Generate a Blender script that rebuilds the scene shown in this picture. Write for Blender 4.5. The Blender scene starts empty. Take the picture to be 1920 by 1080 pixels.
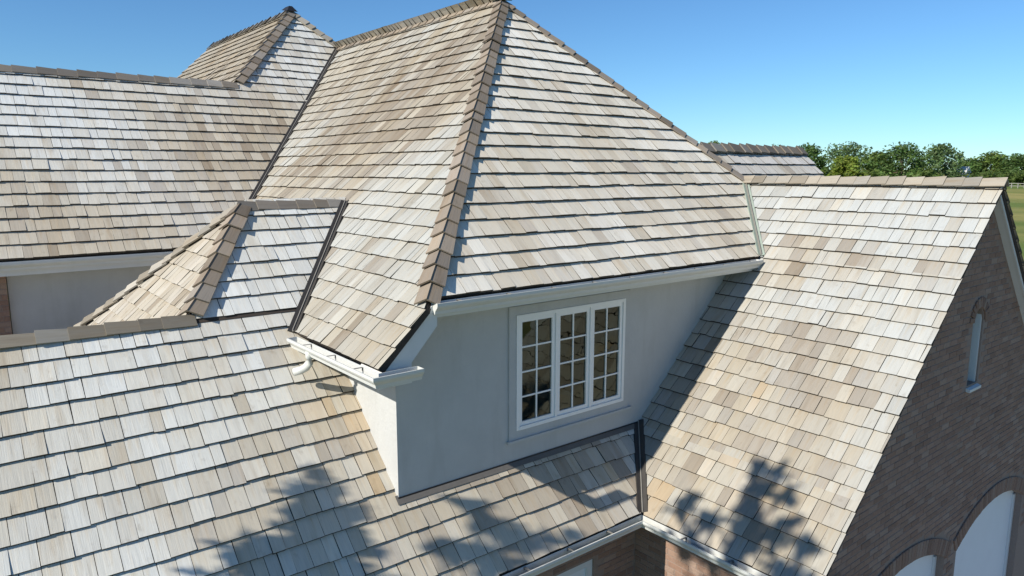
import bpy, math, random
from mathutils import Vector, noise
random.seed(7)
S = bpy.context.scene
COL = S.collection

# ------------------------------------------------------------------ camera, sky, sun, exposure
H = 7.1                                            # camera height above the ground (m)
FW, RT, UP = Vector((.61732, .77006, -.16133)), Vector((.78049, -.62516, .00110)), Vector((.10001, .12660, .98690))
FW.normalize(); RT = (RT - FW*RT.dot(FW)).normalized(); UP = RT.cross(FW)
FPX = 1350.76                                      # focal length in pixels of a 1920 px wide frame
cam = bpy.data.cameras.new('camera'); cam.sensor_width = 36; cam.lens = 36*FPX/1920
cam.clip_start = .05; cam.clip_end = 6000
co = bpy.data.objects.new('camera', cam); COL.objects.link(co)
from mathutils import Matrix
co.matrix_world = Matrix(((RT.x, UP.x, -FW.x, 0), (RT.y, UP.y, -FW.y, 0), (RT.z, UP.z, -FW.z, H), (0, 0, 0, 1)))
S.camera = co

SUN_EL = math.radians(36.0); TAN_EL = math.tan(SUN_EL)
w = bpy.data.worlds.new('World'); S.world = w; w.use_nodes = True
nt = w.node_tree; bg = nt.nodes['Background']
sky = nt.nodes.new('ShaderNodeTexSky'); sky.sky_type = 'NISHITA'; sky.sun_disc = False
sky.sun_elevation = SUN_EL; sky.sun_rotation = math.radians(270); sky.altitude = 200
sky.air_density = 1.0; sky.dust_density = 0.0; sky.ozone_density = 4.0
hs = nt.nodes.new('ShaderNodeMix'); hs.data_type = 'RGBA'; hs.blend_type = 'MULTIPLY'; hs.inputs[0].default_value = 1; hs.inputs[7].default_value = (.72, 1.06, 1.30, 1)   # camera white balance
nt.links.new(sky.outputs[0], hs.inputs[6]); nt.links.new(hs.outputs[2], bg.inputs[0]); bg.inputs[1].default_value = .079
sl = bpy.data.lights.new('sun', 'SUN'); sl.energy = 5.0; sl.angle = math.radians(.53); sl.color = (1, .945, .835)
so = bpy.data.objects.new('sun', sl); COL.objects.link(so); so.location = (-20, 6, 25)
so.rotation_euler = Vector((math.cos(SUN_EL), 0, -math.sin(SUN_EL))).to_track_quat('-Z', 'Y').to_euler()
S.view_settings.view_transform = 'Standard'; S.view_settings.look = 'None'
S.view_settings.exposure = 0.34; S.view_settings.gamma = 1.0
S.cycles.max_bounces = 8; S.cycles.transparent_max_bounces = 16

# ------------------------------------------------------------------ materials
def newmat(name, rough=.8, spec=.3):
    m = bpy.data.materials.new(name); m.use_nodes = True
    b = m.node_tree.nodes['Principled BSDF']
    b.inputs['Roughness'].default_value = rough; b.inputs['Specular IOR Level'].default_value = spec
    return m, m.node_tree.nodes, m.node_tree.links, b
def node(ns, t, **k):
    n = ns.new(t)
    for a, v in k.items(): setattr(n, a, v)
    return n
def mathn(ns, ls, op, a, b=None, c=None):
    n = ns.new('ShaderNodeMath'); n.operation = op
    for i, v in enumerate((a, b, c)):
        if v is None: continue
        if isinstance(v, (int, float)): n.inputs[i].default_value = v
        else: ls.new(v, n.inputs[i])
    return n.outputs[0]
def noisen(ns, ls, vec, scale, detail=3, rough=.55):
    n = ns.new('ShaderNodeTexNoise'); n.inputs['Scale'].default_value = scale
    n.inputs['Detail'].default_value = detail; n.inputs['Roughness'].default_value = rough
    if vec is not None: ls.new(vec, n.inputs['Vector'])
    return n.outputs['Fac']
def mapv(ns, ls, vec, sc):
    n = ns.new('ShaderNodeMapping'); n.inputs['Scale'].default_value = sc; ls.new(vec, n.inputs['Vector']); return n.outputs[0]
def mixc(ns, ls, typ, fac, a, b):
    n = ns.new('ShaderNodeMix'); n.data_type = 'RGBA'; n.blend_type = typ
    for i, v in ((0, fac), (6, a), (7, b)):
        if isinstance(v, (int, float)): n.inputs[i].default_value = v
        elif isinstance(v, tuple): n.inputs[i].default_value = (*v, 1)
        else: ls.new(v, n.inputs[i])
    return n.outputs[2]
def ramp(ns, ls, fac, lo, hi, a=0., b=1.):
    n = ns.new('ShaderNodeMapRange'); n.clamp = True; ls.new(fac, n.inputs[0])
    for i, v in enumerate((lo, hi, a, b)): n.inputs[i+1].default_value = v
    return n.outputs[0]
def scalec(ns, ls, col, fac):
    n = ns.new('ShaderNodeVectorMath'); n.operation = 'SCALE'; ls.new(col, n.inputs[0])
    if isinstance(fac, (int, float)): n.inputs['Scale'].default_value = fac
    else: ls.new(fac, n.inputs['Scale'])
    return n.outputs[0]
def bump(ns, ls, b, h, dist, strength=.6):
    n = ns.new('ShaderNodeBump'); n.inputs['Distance'].default_value = dist; n.inputs['Strength'].default_value = strength
    ls.new(h, n.inputs['Height']); ls.new(n.outputs[0], b.inputs['Normal'])

def shake_material():
    m, ns, ls, b = newmat('weathered_cedar', .88, .15)
    at = node(ns, 'ShaderNodeAttribute', attribute_name='tint'); uv = node(ns, 'ShaderNodeUVMap', uv_map='UVMap')
    fine = noisen(ns, ls, mapv(ns, ls, uv.outputs[0], (95, 3.2, 1)), 1, 4, .6)
    mid = noisen(ns, ls, mapv(ns, ls, uv.outputs[0], (21, 1.6, 1)), 1, 3, .6)
    blot = noisen(ns, ls, mapv(ns, ls, uv.outputs[0], (9, 6, 1)), 1, 4, .65)
    f = mathn(ns, ls, 'ADD', mathn(ns, ls, 'MULTIPLY_ADD', fine, .36, .63), mathn(ns, ls, 'MULTIPLY', mid, .38))
    c = scalec(ns, ls, at.outputs['Color'], f)
    broad = noisen(ns, ls, mapv(ns, ls, uv.outputs[0], (7, .9, 1)), 1, 3, .6)
    st = mathn(ns, ls, 'ADD', mathn(ns, ls, 'MULTIPLY', mid, .75), mathn(ns, ls, 'MULTIPLY', at.outputs['Alpha'], .16))
    c = mixc(ns, ls, 'MIX', ramp(ns, ls, st, .44, .66, 0, .75), c, mixc(ns, ls, 'MULTIPLY', 1., c, (.83, .735, .62)))
    c = mixc(ns, ls, 'MIX', ramp(ns, ls, broad, .54, .74, 0, .6), c, mixc(ns, ls, 'MULTIPLY', 1., c, (.72, .65, .57)))
    c = mixc(ns, ls, 'MIX', ramp(ns, ls, blot, .60, .80, 0, .6), c, mixc(ns, ls, 'MULTIPLY', 1., c, (.55, .50, .45)))
    c = mixc(ns, ls, 'MIX', ramp(ns, ls, fine, .58, .78, 0, .35), c, mixc(ns, ls, 'MULTIPLY', 1., c, (.66, .58, .50)))
    ls.new(c, b.inputs['Base Color']); bump(ns, ls, b, mathn(ns, ls, 'ADD', fine, mid), .004, .55)
    return m
def tinted(name, rough, nscale, amp, bumpd, spec=.2):
    m, ns, ls, b = newmat(name, rough, spec)
    at = node(ns, 'ShaderNodeAttribute', attribute_name='tint'); tc = node(ns, 'ShaderNodeTexCoord')
    g = node(ns, 'ShaderNodeNewGeometry')
    n = noisen(ns, ls, g.outputs['Position'], nscale, 4, .65)
    ls.new(scalec(ns, ls, at.outputs['Color'], mathn(ns, ls, 'MULTIPLY_ADD', n, amp*2, 1-amp)), b.inputs['Base Color'])
    bump(ns, ls, b, n, bumpd); return m
def plain(name, col, rough, nscale=8, amp=.12, bumpd=.001, spec=.3, metal=0., dirt=None):
    m, ns, ls, b = newmat(name, rough, spec); b.inputs['Metallic'].default_value = metal
    g = node(ns, 'ShaderNodeNewGeometry'); n = noisen(ns, ls, g.outputs['Position'], nscale, 5, .6)
    rgb = node(ns, 'ShaderNodeRGB'); rgb.outputs[0].default_value = (*col, 1)
    c = scalec(ns, ls, rgb.outputs[0], mathn(ns, ls, 'MULTIPLY_ADD', n, amp*2, 1-amp))
    if dirt:
        d = noisen(ns, ls, mapv(ns, ls, g.outputs['Position'], (3.5, 3.5, .7)), 1.3, 5, .65)
        c = mixc(ns, ls, 'MIX', ramp(ns, ls, d, .5, .78, 0, dirt[1]), c, dirt[0])
    ls.new(c, b.inputs['Base Color'])
    if bumpd: bump(ns, ls, b, noisen(ns, ls, g.outputs['Position'], nscale*9, 3), bumpd, .5)
    return m
def glass_material():
    m = bpy.data.materials.new('window_glass'); m.use_nodes = True; ns, ls = m.node_tree.nodes, m.node_tree.links; ns.clear()
    o = ns.new('ShaderNodeOutputMaterial'); mx = ns.new('ShaderNodeMixShader'); fr = ns.new('ShaderNodeFresnel'); fr.inputs[0].default_value = 1.62
    tr = ns.new('ShaderNodeBsdfTransparent'); tr.inputs[0].default_value = (.55, .60, .57, 1)
    gl = ns.new('ShaderNodeBsdfGlossy'); gl.inputs['Roughness'].default_value = .012; gl.inputs['Color'].default_value = (.86, .95, .84, 1)
    g = ns.new('ShaderNodeNewGeometry'); nz = noisen(ns, ls, g.outputs['Position'], 2.2, 2)
    bp = ns.new('ShaderNodeBump'); bp.inputs['Distance'].default_value = .02; bp.inputs['Strength'].default_value = .35
    ls.new(nz, bp.inputs['Height']); ls.new(bp.outputs[0], gl.inputs['Normal'])
    ls.new(fr.outputs[0], mx.inputs[0]); ls.new(tr.outputs[0], mx.inputs[1]); ls.new(gl.outputs[0], mx.inputs[2]); ls.new(mx.outputs[0], o.inputs[0])
    return m
def leaf_material(name, transl=.5):
    m, ns, ls, b = newmat(name, .6, .25)
    at = node(ns, 'ShaderNodeAttribute', attribute_name='tint'); ls.new(at.outputs['Color'], b.inputs['Base Color'])
    tl = ns.new('ShaderNodeBsdfTranslucent'); ls.new(at.outputs['Color'], tl.inputs[0])
    mx = ns.new('ShaderNodeMixShader'); mx.inputs[0].default_value = transl; o = ns['Material Output']
    ls.new(b.outputs[0], mx.inputs[1]); ls.new(tl.outputs[0], mx.inputs[2]); ls.new(mx.outputs[0], o.inputs[0]); return m
def field_material():
    m, ns, ls, b = newmat('field_grass', .95, .1)
    g = node(ns, 'ShaderNodeNewGeometry')
    band = noisen(ns, ls, mapv(ns, ls, g.outputs['Position'], (.030, .006, 0)), 1, 3)
    f2 = noisen(ns, ls, g.outputs['Position'], .35, 6, .7); f3 = noisen(ns, ls, g.outputs['Position'], 6, 4, .7)
    c = mixc(ns, ls, 'MIX', ramp(ns, ls, band, .42, .58), (.115, .155, .04), (.27, .24, .085))
    c = scalec(ns, ls, c, mathn(ns, ls, 'ADD', mathn(ns, ls, 'MULTIPLY_ADD', f2, .7, .35), mathn(ns, ls, 'MULTIPLY', f3, .6)))
    ls.new(c, b.inputs['Base Color']); bump(ns, ls, b, f3, .05); return m

SHAKE = shake_material()
BRICK = tinted('fired_brick', .9, 40, .28, .003)
MORTAR = plain('mortar', (.27, .205, .17), .95, 30, .2, .002)
DECK = plain('dark_underlay', (.055, .045, .038), .95, 6, .3, 0)
STUCCO = plain('painted_stucco', (.475, .478, .474), .9, 2.6, .09, .010, .2, dirt=((.39, .385, .37), .55))
PAINT = plain('white_trim_paint', (.64, .65, .645), .5, 5, .04, 0, .4, dirt=((.55, .56, .52), .35))
VINYL = plain('white_window_paint', (.82, .82, .81), .4, 5, .03, 0, .4)
GUTTER = plain('gutter_enamel', (.60, .605, .585), .35, 9, .05, 0, .5, dirt=((.50, .53, .47), .5))
VALLEY = plain('shaded_valley_metal', (.042, .038, .035), .55, 12, .3, 0, .4)  # dark bronze metal, colour deepened for shadow of shingle edges and rib
RIB = plain('valley_rib_metal', (.24, .225, .20), .45, 12, .2, 0, .4)
PATINA = plain('patinated_copper', (.27, .315, .27), .7, 25, .25, .001, .3, dirt=((.22, .21, .17), .6))
BLACKM = plain('black_metal', (.018, .018, .02), .45, 10, .2, 0, .4)
ROOM = plain('room_paint', (.30, .28, .25), .9, 3, .1, 0)
DEBRIS = plain('gutter_moss', (.055, .075, .03), .95, 30, .5, .01)
DOORW = plain('garage_door_paint', (.74, .76, .78), .55, 4, .04, 0, .3)
GLASS = glass_material(); LEAF = leaf_material('leaf'); BARK = plain('bark', (.11, .085, .062), .95, 12, .35, .02)
FIELD = field_material(); FARWALL = plain('far_white_wall', (.62, .62, .60), .8, 1, .05, 0); FARROOF = plain('far_grey_roof', (.17, .16, .155), .9, 1, .2, 0)
FENCEM = plain('fence_paint', (.24, .235, .21), .7, 3, .1, 0)

# ------------------------------------------------------------------ mesh helpers (c-space: camera at the origin; +H is added here)
WL = {}
class Geo:
    def __init__(s): s.v = []; s.f = []; s.t = []; s.uv = []; s.m = []
    def add(s, vs, fs, tint=(.5, .5, .5), uvs=None, mi=0):
        o = len(s.v); s.v += [tuple(p) for p in vs]; s.t += tint if isinstance(tint, list) else [tint]*len(vs)
        s.uv += uvs if uvs else [(p[0], p[2]) for p in vs]
        s.f += [tuple(i+o for i in f) for f in fs]; s.m += [mi]*len(fs)
    def box(s, x0, x1, y0, y1, z0, z1, tint=(.5, .5, .5), mi=0):
        s.add([(x0, y0, z0), (x1, y0, z0), (x1, y1, z0), (x0, y1, z0), (x0, y0, z1), (x1, y0, z1), (x1, y1, z1), (x0, y1, z1)],
              [(0, 3, 2, 1), (4, 5, 6, 7), (0, 1, 5, 4), (1, 2, 6, 5), (2, 3, 7, 6), (3, 0, 4, 7)], tint, None, mi)
    def prism(s, poly, d, tint=(.5, .5, .5), mi=0):           # polygon (3D) pushed along vector d
        n = len(poly); d = Vector(d)
        a = [Vector(p) for p in poly]; b = [p+d for p in a]
        s.add(a+b, [tuple(range(n))[::-1], tuple(range(n, 2*n))]+[(i, (i+1) % n, n+(i+1) % n, n+i) for i in range(n)], tint, None, mi)
    def tube(s, pts, rad, seg=8, tint=(.5, .5, .5)):
        pts = [Vector(p) for p in pts]; rings = []
        for i, p in enumerate(pts):
            d = (pts[min(i+1, len(pts)-1)]-pts[max(i-1, 0)]).normalized()
            a = d.cross(Vector((0, 0, 1)) if abs(d.z) < .9 else Vector((1, 0, 0))).normalized(); b = d.cross(a)
            rings.append([p+(a*math.cos(k*2*math.pi/seg)+b*math.sin(k*2*math.pi/seg))*rad[i] for k in range(seg)])
        vs = [q for r in rings for q in r]
        fs = [(i*seg+k, i*seg+(k+1) % seg, (i+1)*seg+(k+1) % seg, (i+1)*seg+k) for i in range(len(pts)-1) for k in range(seg)]
        fs += [tuple(range(seg))[::-1], tuple(range((len(pts)-1)*seg, len(pts)*seg))]
        s.add(vs, fs, tint)
def mk(name, g, mats, parent=None, label=None, cat=None, group=None, kind=None, origin=None, smooth=False):
    if not isinstance(mats, (list, tuple)): mats = [mats]
    vs = [Vector(p) for p in g.v]
    if origin is None:
        lo = Vector([min(p[i] for p in vs) for i in range(3)]); hi = Vector([max(p[i] for p in vs) for i in range(3)])
        c = (lo+hi)/2; c.z = lo.z
    else: c = Vector(origin)
    me = bpy.data.meshes.new(name); me.from_pydata([p-c for p in vs], [], g.f)
    for m in mats: me.materials.append(m)
    if len(mats) > 1: me.polygons.foreach_set('material_index', g.m)
    at = me.attributes.new('tint', 'FLOAT_COLOR', 'POINT'); at.data.foreach_set('color', [q for t in g.t for q in (t if len(t) == 4 else (*t, .5))])
    ul = me.uv_layers.new(name='UVMap'); li = [0]*len(me.loops); me.loops.foreach_get('vertex_index', li)
    ul.data.foreach_set('uv', [q for i in li for q in g.uv[i]])
    if smooth: me.polygons.foreach_set('use_smooth', [True]*len(me.polygons))
    o = bpy.data.objects.new(name, me); COL.objects.link(o)
    wl = c+Vector((0, 0, H)); WL[o.name] = wl
    if parent: o.parent = parent; o.location = wl-WL[parent.name]
    else: o.location = wl
    for k, v in (('label', label), ('category', cat), ('group', group), ('kind', kind)):
        if v: o[k] = v
    return o
def empty(name, loc, label, cat, group=None):
    o = bpy.data.objects.new(name, None); COL.objects.link(o); o.location = loc; WL[o.name] = Vector(loc); o.empty_display_size = .3
    o['label'] = label; o['category'] = cat
    if group: o['group'] = group
    return o
def px(P):                                          # c-space point -> pixel in the 1920 x 1080 frame
    P = Vector(P); d = P.dot(FW)
    return (960+FPX*P.dot(RT)/d, 540-FPX*P.dot(UP)/d) if d > .1 else (-9e3, -9e3)
def px_area(poly):
    q = [px(p) for p in poly]; cx = sum(a[0] for a in q)/len(q); cy = sum(a[1] for a in q)/len(q)
    if not (0 < cx < 1920 and 0 < cy < 1080): return 0
    return abs(sum(q[i-1][0]*q[i][1]-q[i][0]*q[i-1][1] for i in range(len(q))))/2
def shade(c, k): return (c[0]*k, c[1]*k, c[2]*k)
def lerp(a, b, t): return tuple(a[i]+(b[i]-a[i])*t for i in range(3))

# ------------------------------------------------------------------ ground
g = Geo(); N = 90
def ground_z(x, y):
    r = math.hypot(x, y)
    return 4.1*min(1, max(0, (r-70)/200))**1.4 + max(0, (r-300))*.004
xs = [(-1 if i < N/2 else 1)*1500*abs(i/N*2-1)**2.2 for i in range(N+1)]
g.add([(x, y, ground_z(x, y)-H) for y in xs for x in xs], [(j*(N+1)+i, j*(N+1)+i+1, (j+1)*(N+1)+i+1, (j+1)*(N+1)+i) for j in range(N) for i in range(N)])
mk('ground', g, FIELD, kind='structure', label='mown yellow-green field around the house', origin=(0, 0, -H), smooth=True)

g = Geo(); g.box(3.0, 17, -12, 3.42, -H-.1, -H+.012)  # unseen pad added for paler, neutral bounce onto gable and soffit
mk('driveway', g, plain('concrete', (.24, .235, .22), .9, 2, .12, .003), kind='structure', label='pale concrete driveway, unseen, added to bounce light onto the garage gable')
# ------------------------------------------------------------------ the house
house = empty('house', (7, 8, 0), 'large house with many weathered grey-brown cedar shake roofs and a white dormer', 'house')
YW, X0, ZB = 6.12, 3.424, -3.3256                  # dormer wall plane, dormer cheek plane, line where the lower roof meets the dormer
tL, tR, tM, tF, tB = 1.0041, 1.0124, 1.0111, 1.0286, 1.0385
Lz = lambda y: ZB+tL*(y-YW);            iL = lambda z: YW+(z-ZB)/tL
Rz = lambda x: ZB+tR*(x-7.0696);        iR = lambda z: 7.0696+(z-ZB)/tR
Mz = lambda x: -1.7833+tM*(x-3.014);    iM = lambda z: 3.014+(z+1.7833)/tM
Fz = lambda y: -1.2268+tF*(y-5.7319);   iF = lambda z: 5.7319+(z+1.2268)/tF
Bz = lambda y: 4.1167+tB*(y-16.8389);   iB = lambda z: 16.8389+(z-4.1167)/tB
XM, ZM, YA = 7.4144, 2.6658, 9.516                 # main ridge, its front apex
mirM = lambda z: 2*XM-iM(z)
ZLR, ZSR, ZRR, XRR = -1.537, -.428, -.130, 10.177  # lower ridge, small hip ridge, gable ridge
iS = lambda z: 2.961+(z+.428)/1.14; iSb = lambda z: 9.03+(-.428-z)/.74
YRK, YRAKE, YGAB = 5.68, 3.153, 3.30
ZBR = 1.611; XT, YT, ZT = 6.673, 16.224, 3.478
iT = lambda z: XT+(z-ZT)/.975
E_DZ = .168

SILVER, CREAM, TAN, BROWN, ORANGE = (.495, .51, .51), (.515, .485, .42), (.395, .345, .272), (.27, .22, .168), (.44, .33, .205)
END_SHADE = (.045, .036, .028)
class Spots:                                        # weathered base and stains of one slope; gain paints in light, offsetting sun angle
    def __init__(s, base, gain, spots=(), tanw=.22, browns=.06, seed=0, cream=.25):
        s.cream = cream; s.base, s.gain, s.spots, s.tanw, s.browns, s.seed = base, gain, spots, tanw, browns, seed
    def __call__(s, P):
        n = noise.noise(Vector((P[0]*.55+s.seed, P[1]*.55, P[2]*.8)))+.5*noise.noise(Vector((P[0]*1.7, P[1]*1.7+s.seed, P[2]*2.4)))
        wt = max(0, s.tanw+n*.30); wb = max(0, s.browns+n*.10); wo = 0.
        for cx, cy, cz, r, kt, kb, ko in s.spots:
            d2 = ((P[0]-cx)**2+(P[1]-cy)**2+(P[2]-cz)**2)/(r*r)
            e = math.exp(-d2); wt += kt*e; wb += kb*e; wo += ko*e
        r = random.random()
        c = lerp(s.base, CREAM, max(0, min(1, random.gauss(s.cream+n*.7+wt*.5, .2))))
        if r < wo*.6: c = lerp(c, ORANGE, random.uniform(.3, .8))
        elif r < wo+wb: c = lerp(c, BROWN, random.uniform(.25, .6)+min(.3, wb*.6))
        elif r < wo+wb+wt: c = lerp(c, TAN, random.uniform(.15, .55)+min(.35, wt*.4))
        else: c = lerp(lerp(c, TAN, min(.75, max(0, wt+wb)*.6)), ORANGE, min(.65, wo*.75))
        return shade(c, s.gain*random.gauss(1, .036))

ALLSH = []                                          # every shingle: (pixel area, Geo args, parent slope)
class Slope:
    """plane rising along the horizontal unit vector h; z = z0 + t*(s - s0) with s measured along h"""
    def __init__(s, h, t, s0, z0, ze):
        s.h = Vector(h); s.t = t; k = math.sqrt(1+t*t); s.V = s.h/k+Vector((0, 0, t/k)); s.n = -s.h*(t/k)+Vector((0, 0, 1/k)); s.U = s.V.cross(s.n)
        s.ze = ze; s.O = s.h*(s0+(ze-z0)/t)+Vector((0, 0, ze)); s.sv = t/k
        s.ax = 0 if abs(s.h.y) > .5 else 1
    def at(s, wv, z, off=0):                        # world coordinate along the eave + height -> point
        u = wv*(s.U.x if s.ax == 0 else s.U.y)
        return s.O+s.U*u+s.V*((z-s.ze)/s.sv)+s.n*off
    def deck(s, pts, parent=house, name='roof_slope', th=.05, top=-.022):
        g = Geo(); poly = [s.at(a, z, top) for a, z in pts]
        nrm = (poly[1]-poly[0]).cross(poly[2]-poly[1])
        g.prism(poly, -s.n*th); s.part = mk(name, g, DECK, parent); return s
    def shingles(s, w0, w1, z1, regions, tint, t=.0235, e=None, over=.05, wmin=.085, wmax=.25, gaps=(.003, .0065)):
        e = e or E_DZ/s.sv; sg = s.U.x if s.ax == 0 else s.U.y
        u0, u1 = sorted((w0*sg, w1*sg)); k = 0; vt = (z1-s.ze)/s.sv
        while k*e < vt-.02:
            vb0 = k*e; u = u0-random.uniform(0, .2); ph = random.uniform(0, 9)
            while u < u1:
                wd = random.choice((random.uniform(wmin, .15), random.uniform(.12, .20), random.uniform(.15, wmax))); gap = random.uniform(*gaps)
                vb = vb0+random.gauss(0, .0035)+.005*math.sin(u*1.3+ph); skew = random.gauss(0, .003)
                rect = [(u, vb), (u+wd-gap, vb+random.gauss(0, .0025)), (u+wd-gap+skew, vb0+e+over), (u+skew*.5, vb0+e+over)]
                P3 = lambda q: s.O+s.U*q[0]+s.V*q[1]
                th = t*random.uniform(.8, 1.25); lift = random.uniform(0, .002)+(random.random() < .04)*random.uniform(.003, .008)
                for reg in regions:
                    poly = rect
                    for fn in reg:
                        out = []
                        for i in range(len(poly)):
                            a, b = poly[i-1], poly[i]; fa, fb = fn(P3(a)), fn(P3(b))
                            if (fa >= 0) != (fb >= 0):
                                q = fa/(fa-fb); out.append((a[0]+(b[0]-a[0])*q, a[1]+(b[1]-a[1])*q))
                            if fb >= 0: out.append(b)
                        poly = out
                        if len(poly) < 3: break
                    if len(poly) < 3: continue
                    ar = abs(sum(poly[i-1][0]*poly[i][1]-poly[i][0]*poly[i-1][1] for i in range(len(poly))))/2
                    if ar < .0012: continue
                    n = len(poly); top = [P3(q)+s.n*(-.012+lift+th*(1-(q[1]-vb)/e)) for q in poly]; bot = [P3(q)+s.n*-.020 for q in poly]
                    ru, rv = random.uniform(0, 50), random.uniform(0, 50); uvs = [(q[0]+ru, q[1]+rv) for q in poly]*3
                    mid = P3((sum(q[0] for q in poly)/n, sum(q[1] for q in poly)/n)); ct = tint(mid); sk = noise.noise(Vector((poly[0][0]*2.6, poly[0][1]*.33, s.ze*7)))+.5*noise.noise(Vector((poly[0][0]*7, poly[0][1]*.6, s.ze*3))); ct = lerp((ct[0]*1.02, ct[1]*1.015, ct[2]*.995), (ct[0]*.79, ct[1]*.72, ct[2]*.62), min(1, max(0, sk*.95))); ce = lerp(shade(ct, .30), END_SHADE, .75)   # dark end grain; butt and gap sides painted darker to deepen shade between shingles
                    fs = [tuple(range(n))]+[(n+i, 2*n+i, 2*n+(i+1) % n, n+(i+1) % n) for i in range(n)]
                    vis = [P3((q[0], min(q[1], vb0+e))) for q in poly]
                    facing = (-mid).dot(s.n) > 0
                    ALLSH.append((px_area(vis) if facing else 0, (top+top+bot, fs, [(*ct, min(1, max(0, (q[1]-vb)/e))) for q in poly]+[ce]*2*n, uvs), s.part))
                u += wd
            k += 1
        return s

GV = .032                                          # open gap on each side of a valley
X = lambda P: P.x
Y = lambda P: P.y
# lower front roof with the small hip roof rising out of it (one plane)
lower = Slope((0, 1, 0), tL, YW, ZB, -4.0804).deck([(-4.5, -4.08), (6.324, -4.08), (7.07, -3.33), (7.07, -3.2), (3.5, -3.2), (3.5, -1.3), (4.35, -.44), (2.95, -.44), (iS(-1.55), -1.55), (-4.5, -1.55)])
lower.shingles(-4.4, 7.1, ZSR, [
    [lambda P: -3.2560-P.z, lambda P: iR(P.z)-GV-P.x],
    [lambda P: P.z+3.2560, lambda P: -1.747-P.z, lambda P: X0+.02-P.x],
    [lambda P: P.z+1.747, lambda P: -1.578-P.z, lambda P: iM(P.z)-GV-P.x],
    [lambda P: P.z+1.578, lambda P: P.x-iS(P.z)-.01, lambda P: iM(P.z)-GV-P.x]],
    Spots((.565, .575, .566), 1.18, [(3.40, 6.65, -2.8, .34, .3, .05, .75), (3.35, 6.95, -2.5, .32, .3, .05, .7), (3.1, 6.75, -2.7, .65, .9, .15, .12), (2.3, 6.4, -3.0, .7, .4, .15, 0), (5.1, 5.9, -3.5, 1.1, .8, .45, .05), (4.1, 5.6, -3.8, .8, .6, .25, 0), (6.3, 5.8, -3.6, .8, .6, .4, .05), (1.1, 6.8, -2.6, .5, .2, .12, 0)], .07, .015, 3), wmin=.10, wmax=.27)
# roof of the gable wing, side towards the dormer
gableL = Slope((1, 0, 0), tR, 7.0696, ZB, -4.0881).deck([(YRAKE+.02, -4.088), (iL(-4.088), -4.088), (YW+.1, -3.25), (YW+.1, -1.25), (5.75, -1.2085), (6.80, -.13), (YRAKE+.02, -.13)])
gableL.shingles(YRAKE, 7.2, ZRR, [
    [lambda P: -3.33-P.z, lambda P: iL(P.z)-GV-P.y, lambda P: P.y-YRAKE],
    [lambda P: P.z+3.33, lambda P: -1.215-P.z, lambda P: YW+.03-P.y, lambda P: P.y-YRAKE],
    [lambda P: P.z+1.215, lambda P: iF(P.z)-.055-P.y, lambda P: P.y-YRAKE, lambda P: ZRR-P.z]],
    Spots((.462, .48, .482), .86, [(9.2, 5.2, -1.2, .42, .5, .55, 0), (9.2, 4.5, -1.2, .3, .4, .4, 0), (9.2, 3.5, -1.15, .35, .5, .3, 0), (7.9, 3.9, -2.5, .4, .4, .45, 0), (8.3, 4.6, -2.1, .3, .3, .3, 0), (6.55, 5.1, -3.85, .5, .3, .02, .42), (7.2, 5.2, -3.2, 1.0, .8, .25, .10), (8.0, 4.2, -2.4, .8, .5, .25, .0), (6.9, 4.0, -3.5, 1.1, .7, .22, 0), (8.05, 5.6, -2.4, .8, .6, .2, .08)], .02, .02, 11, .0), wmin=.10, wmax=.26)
# main hip roof: front face
front = Slope((0, 1, 0), tF, 5.7319, -1.2268, -1.2085).deck([(iM(-1.2085), -1.2085), (9.161, -1.2085), (10.2, -.15), (XM, ZM)])
hipR = lambda P: mirM(P.z)-P.x
front.shingles(3.5, 10.4, ZM, [[lambda P: P.x-iM(P.z)-.005, lambda P: hipR(P)-.005, lambda P: iR(P.z)-.035-P.x]],
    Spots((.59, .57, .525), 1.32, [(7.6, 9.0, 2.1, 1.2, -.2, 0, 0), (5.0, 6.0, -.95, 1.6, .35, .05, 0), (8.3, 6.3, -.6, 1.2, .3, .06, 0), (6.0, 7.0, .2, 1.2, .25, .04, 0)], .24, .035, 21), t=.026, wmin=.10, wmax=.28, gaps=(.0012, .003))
# main hip roof: side with the long valley and the eave gutter
side = Slope((1, 0, 0), tM, 3.014, -1.7833, -1.7827).deck([(YRK+.015, -1.783), (iL(-1.783), -1.783), (9.0, -.43), (9.0, -1.0), (iB(-1.0), -1.0), (iB(ZM), ZM), (YA, ZM), (iF(-1.28), -1.28)])
side.shingles(5.6, 15.7, ZM, [
    [lambda P: ZSR-.01-P.z, lambda P: iL(P.z)-GV-P.y, lambda P: P.y-iF(P.z)-.005, lambda P: P.y-YRK],
    [lambda P: P.z-ZSR+.01, lambda P: iB(P.z)-GV-P.y, lambda P: P.y-iF(P.z)-.005],
    [lambda P: P.z+.95, lambda P: ZSR-.01-P.z, lambda P: P.y-9.2, lambda P: iB(P.z)-GV-P.y]],
    Spots((.485, .49, .472), .78, [(6.5, 9.5, 1.7, .9, .6, .8, .0), (5.7, 10.3, .9, .95, .5, .8, .0), (4.9, 11.2, .1, .8, .5, .6, .06), (6.4, 12.6, 1.7, 1.3, .5, .35, .0), (5.6, 8.6, .5, .6, .5, .5, 0), (5.8, 8.7, .8, .5, .4, .3, 0), (3.4, 7.4, -1.4, .5, .2, .1, 0), (4.2, 7.3, -.6, 1.2, -.35, 0, 0), (3.6, 6.7, -1.2, .8, -.2, 0, 0), (7.2, 11.9, 2.4, .8, -.1, 0, 0), (4.9, 9.2, .1, .7, .4, .2, .05)], .22, .06, 31), wmin=.07, wmax=.19)
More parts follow.
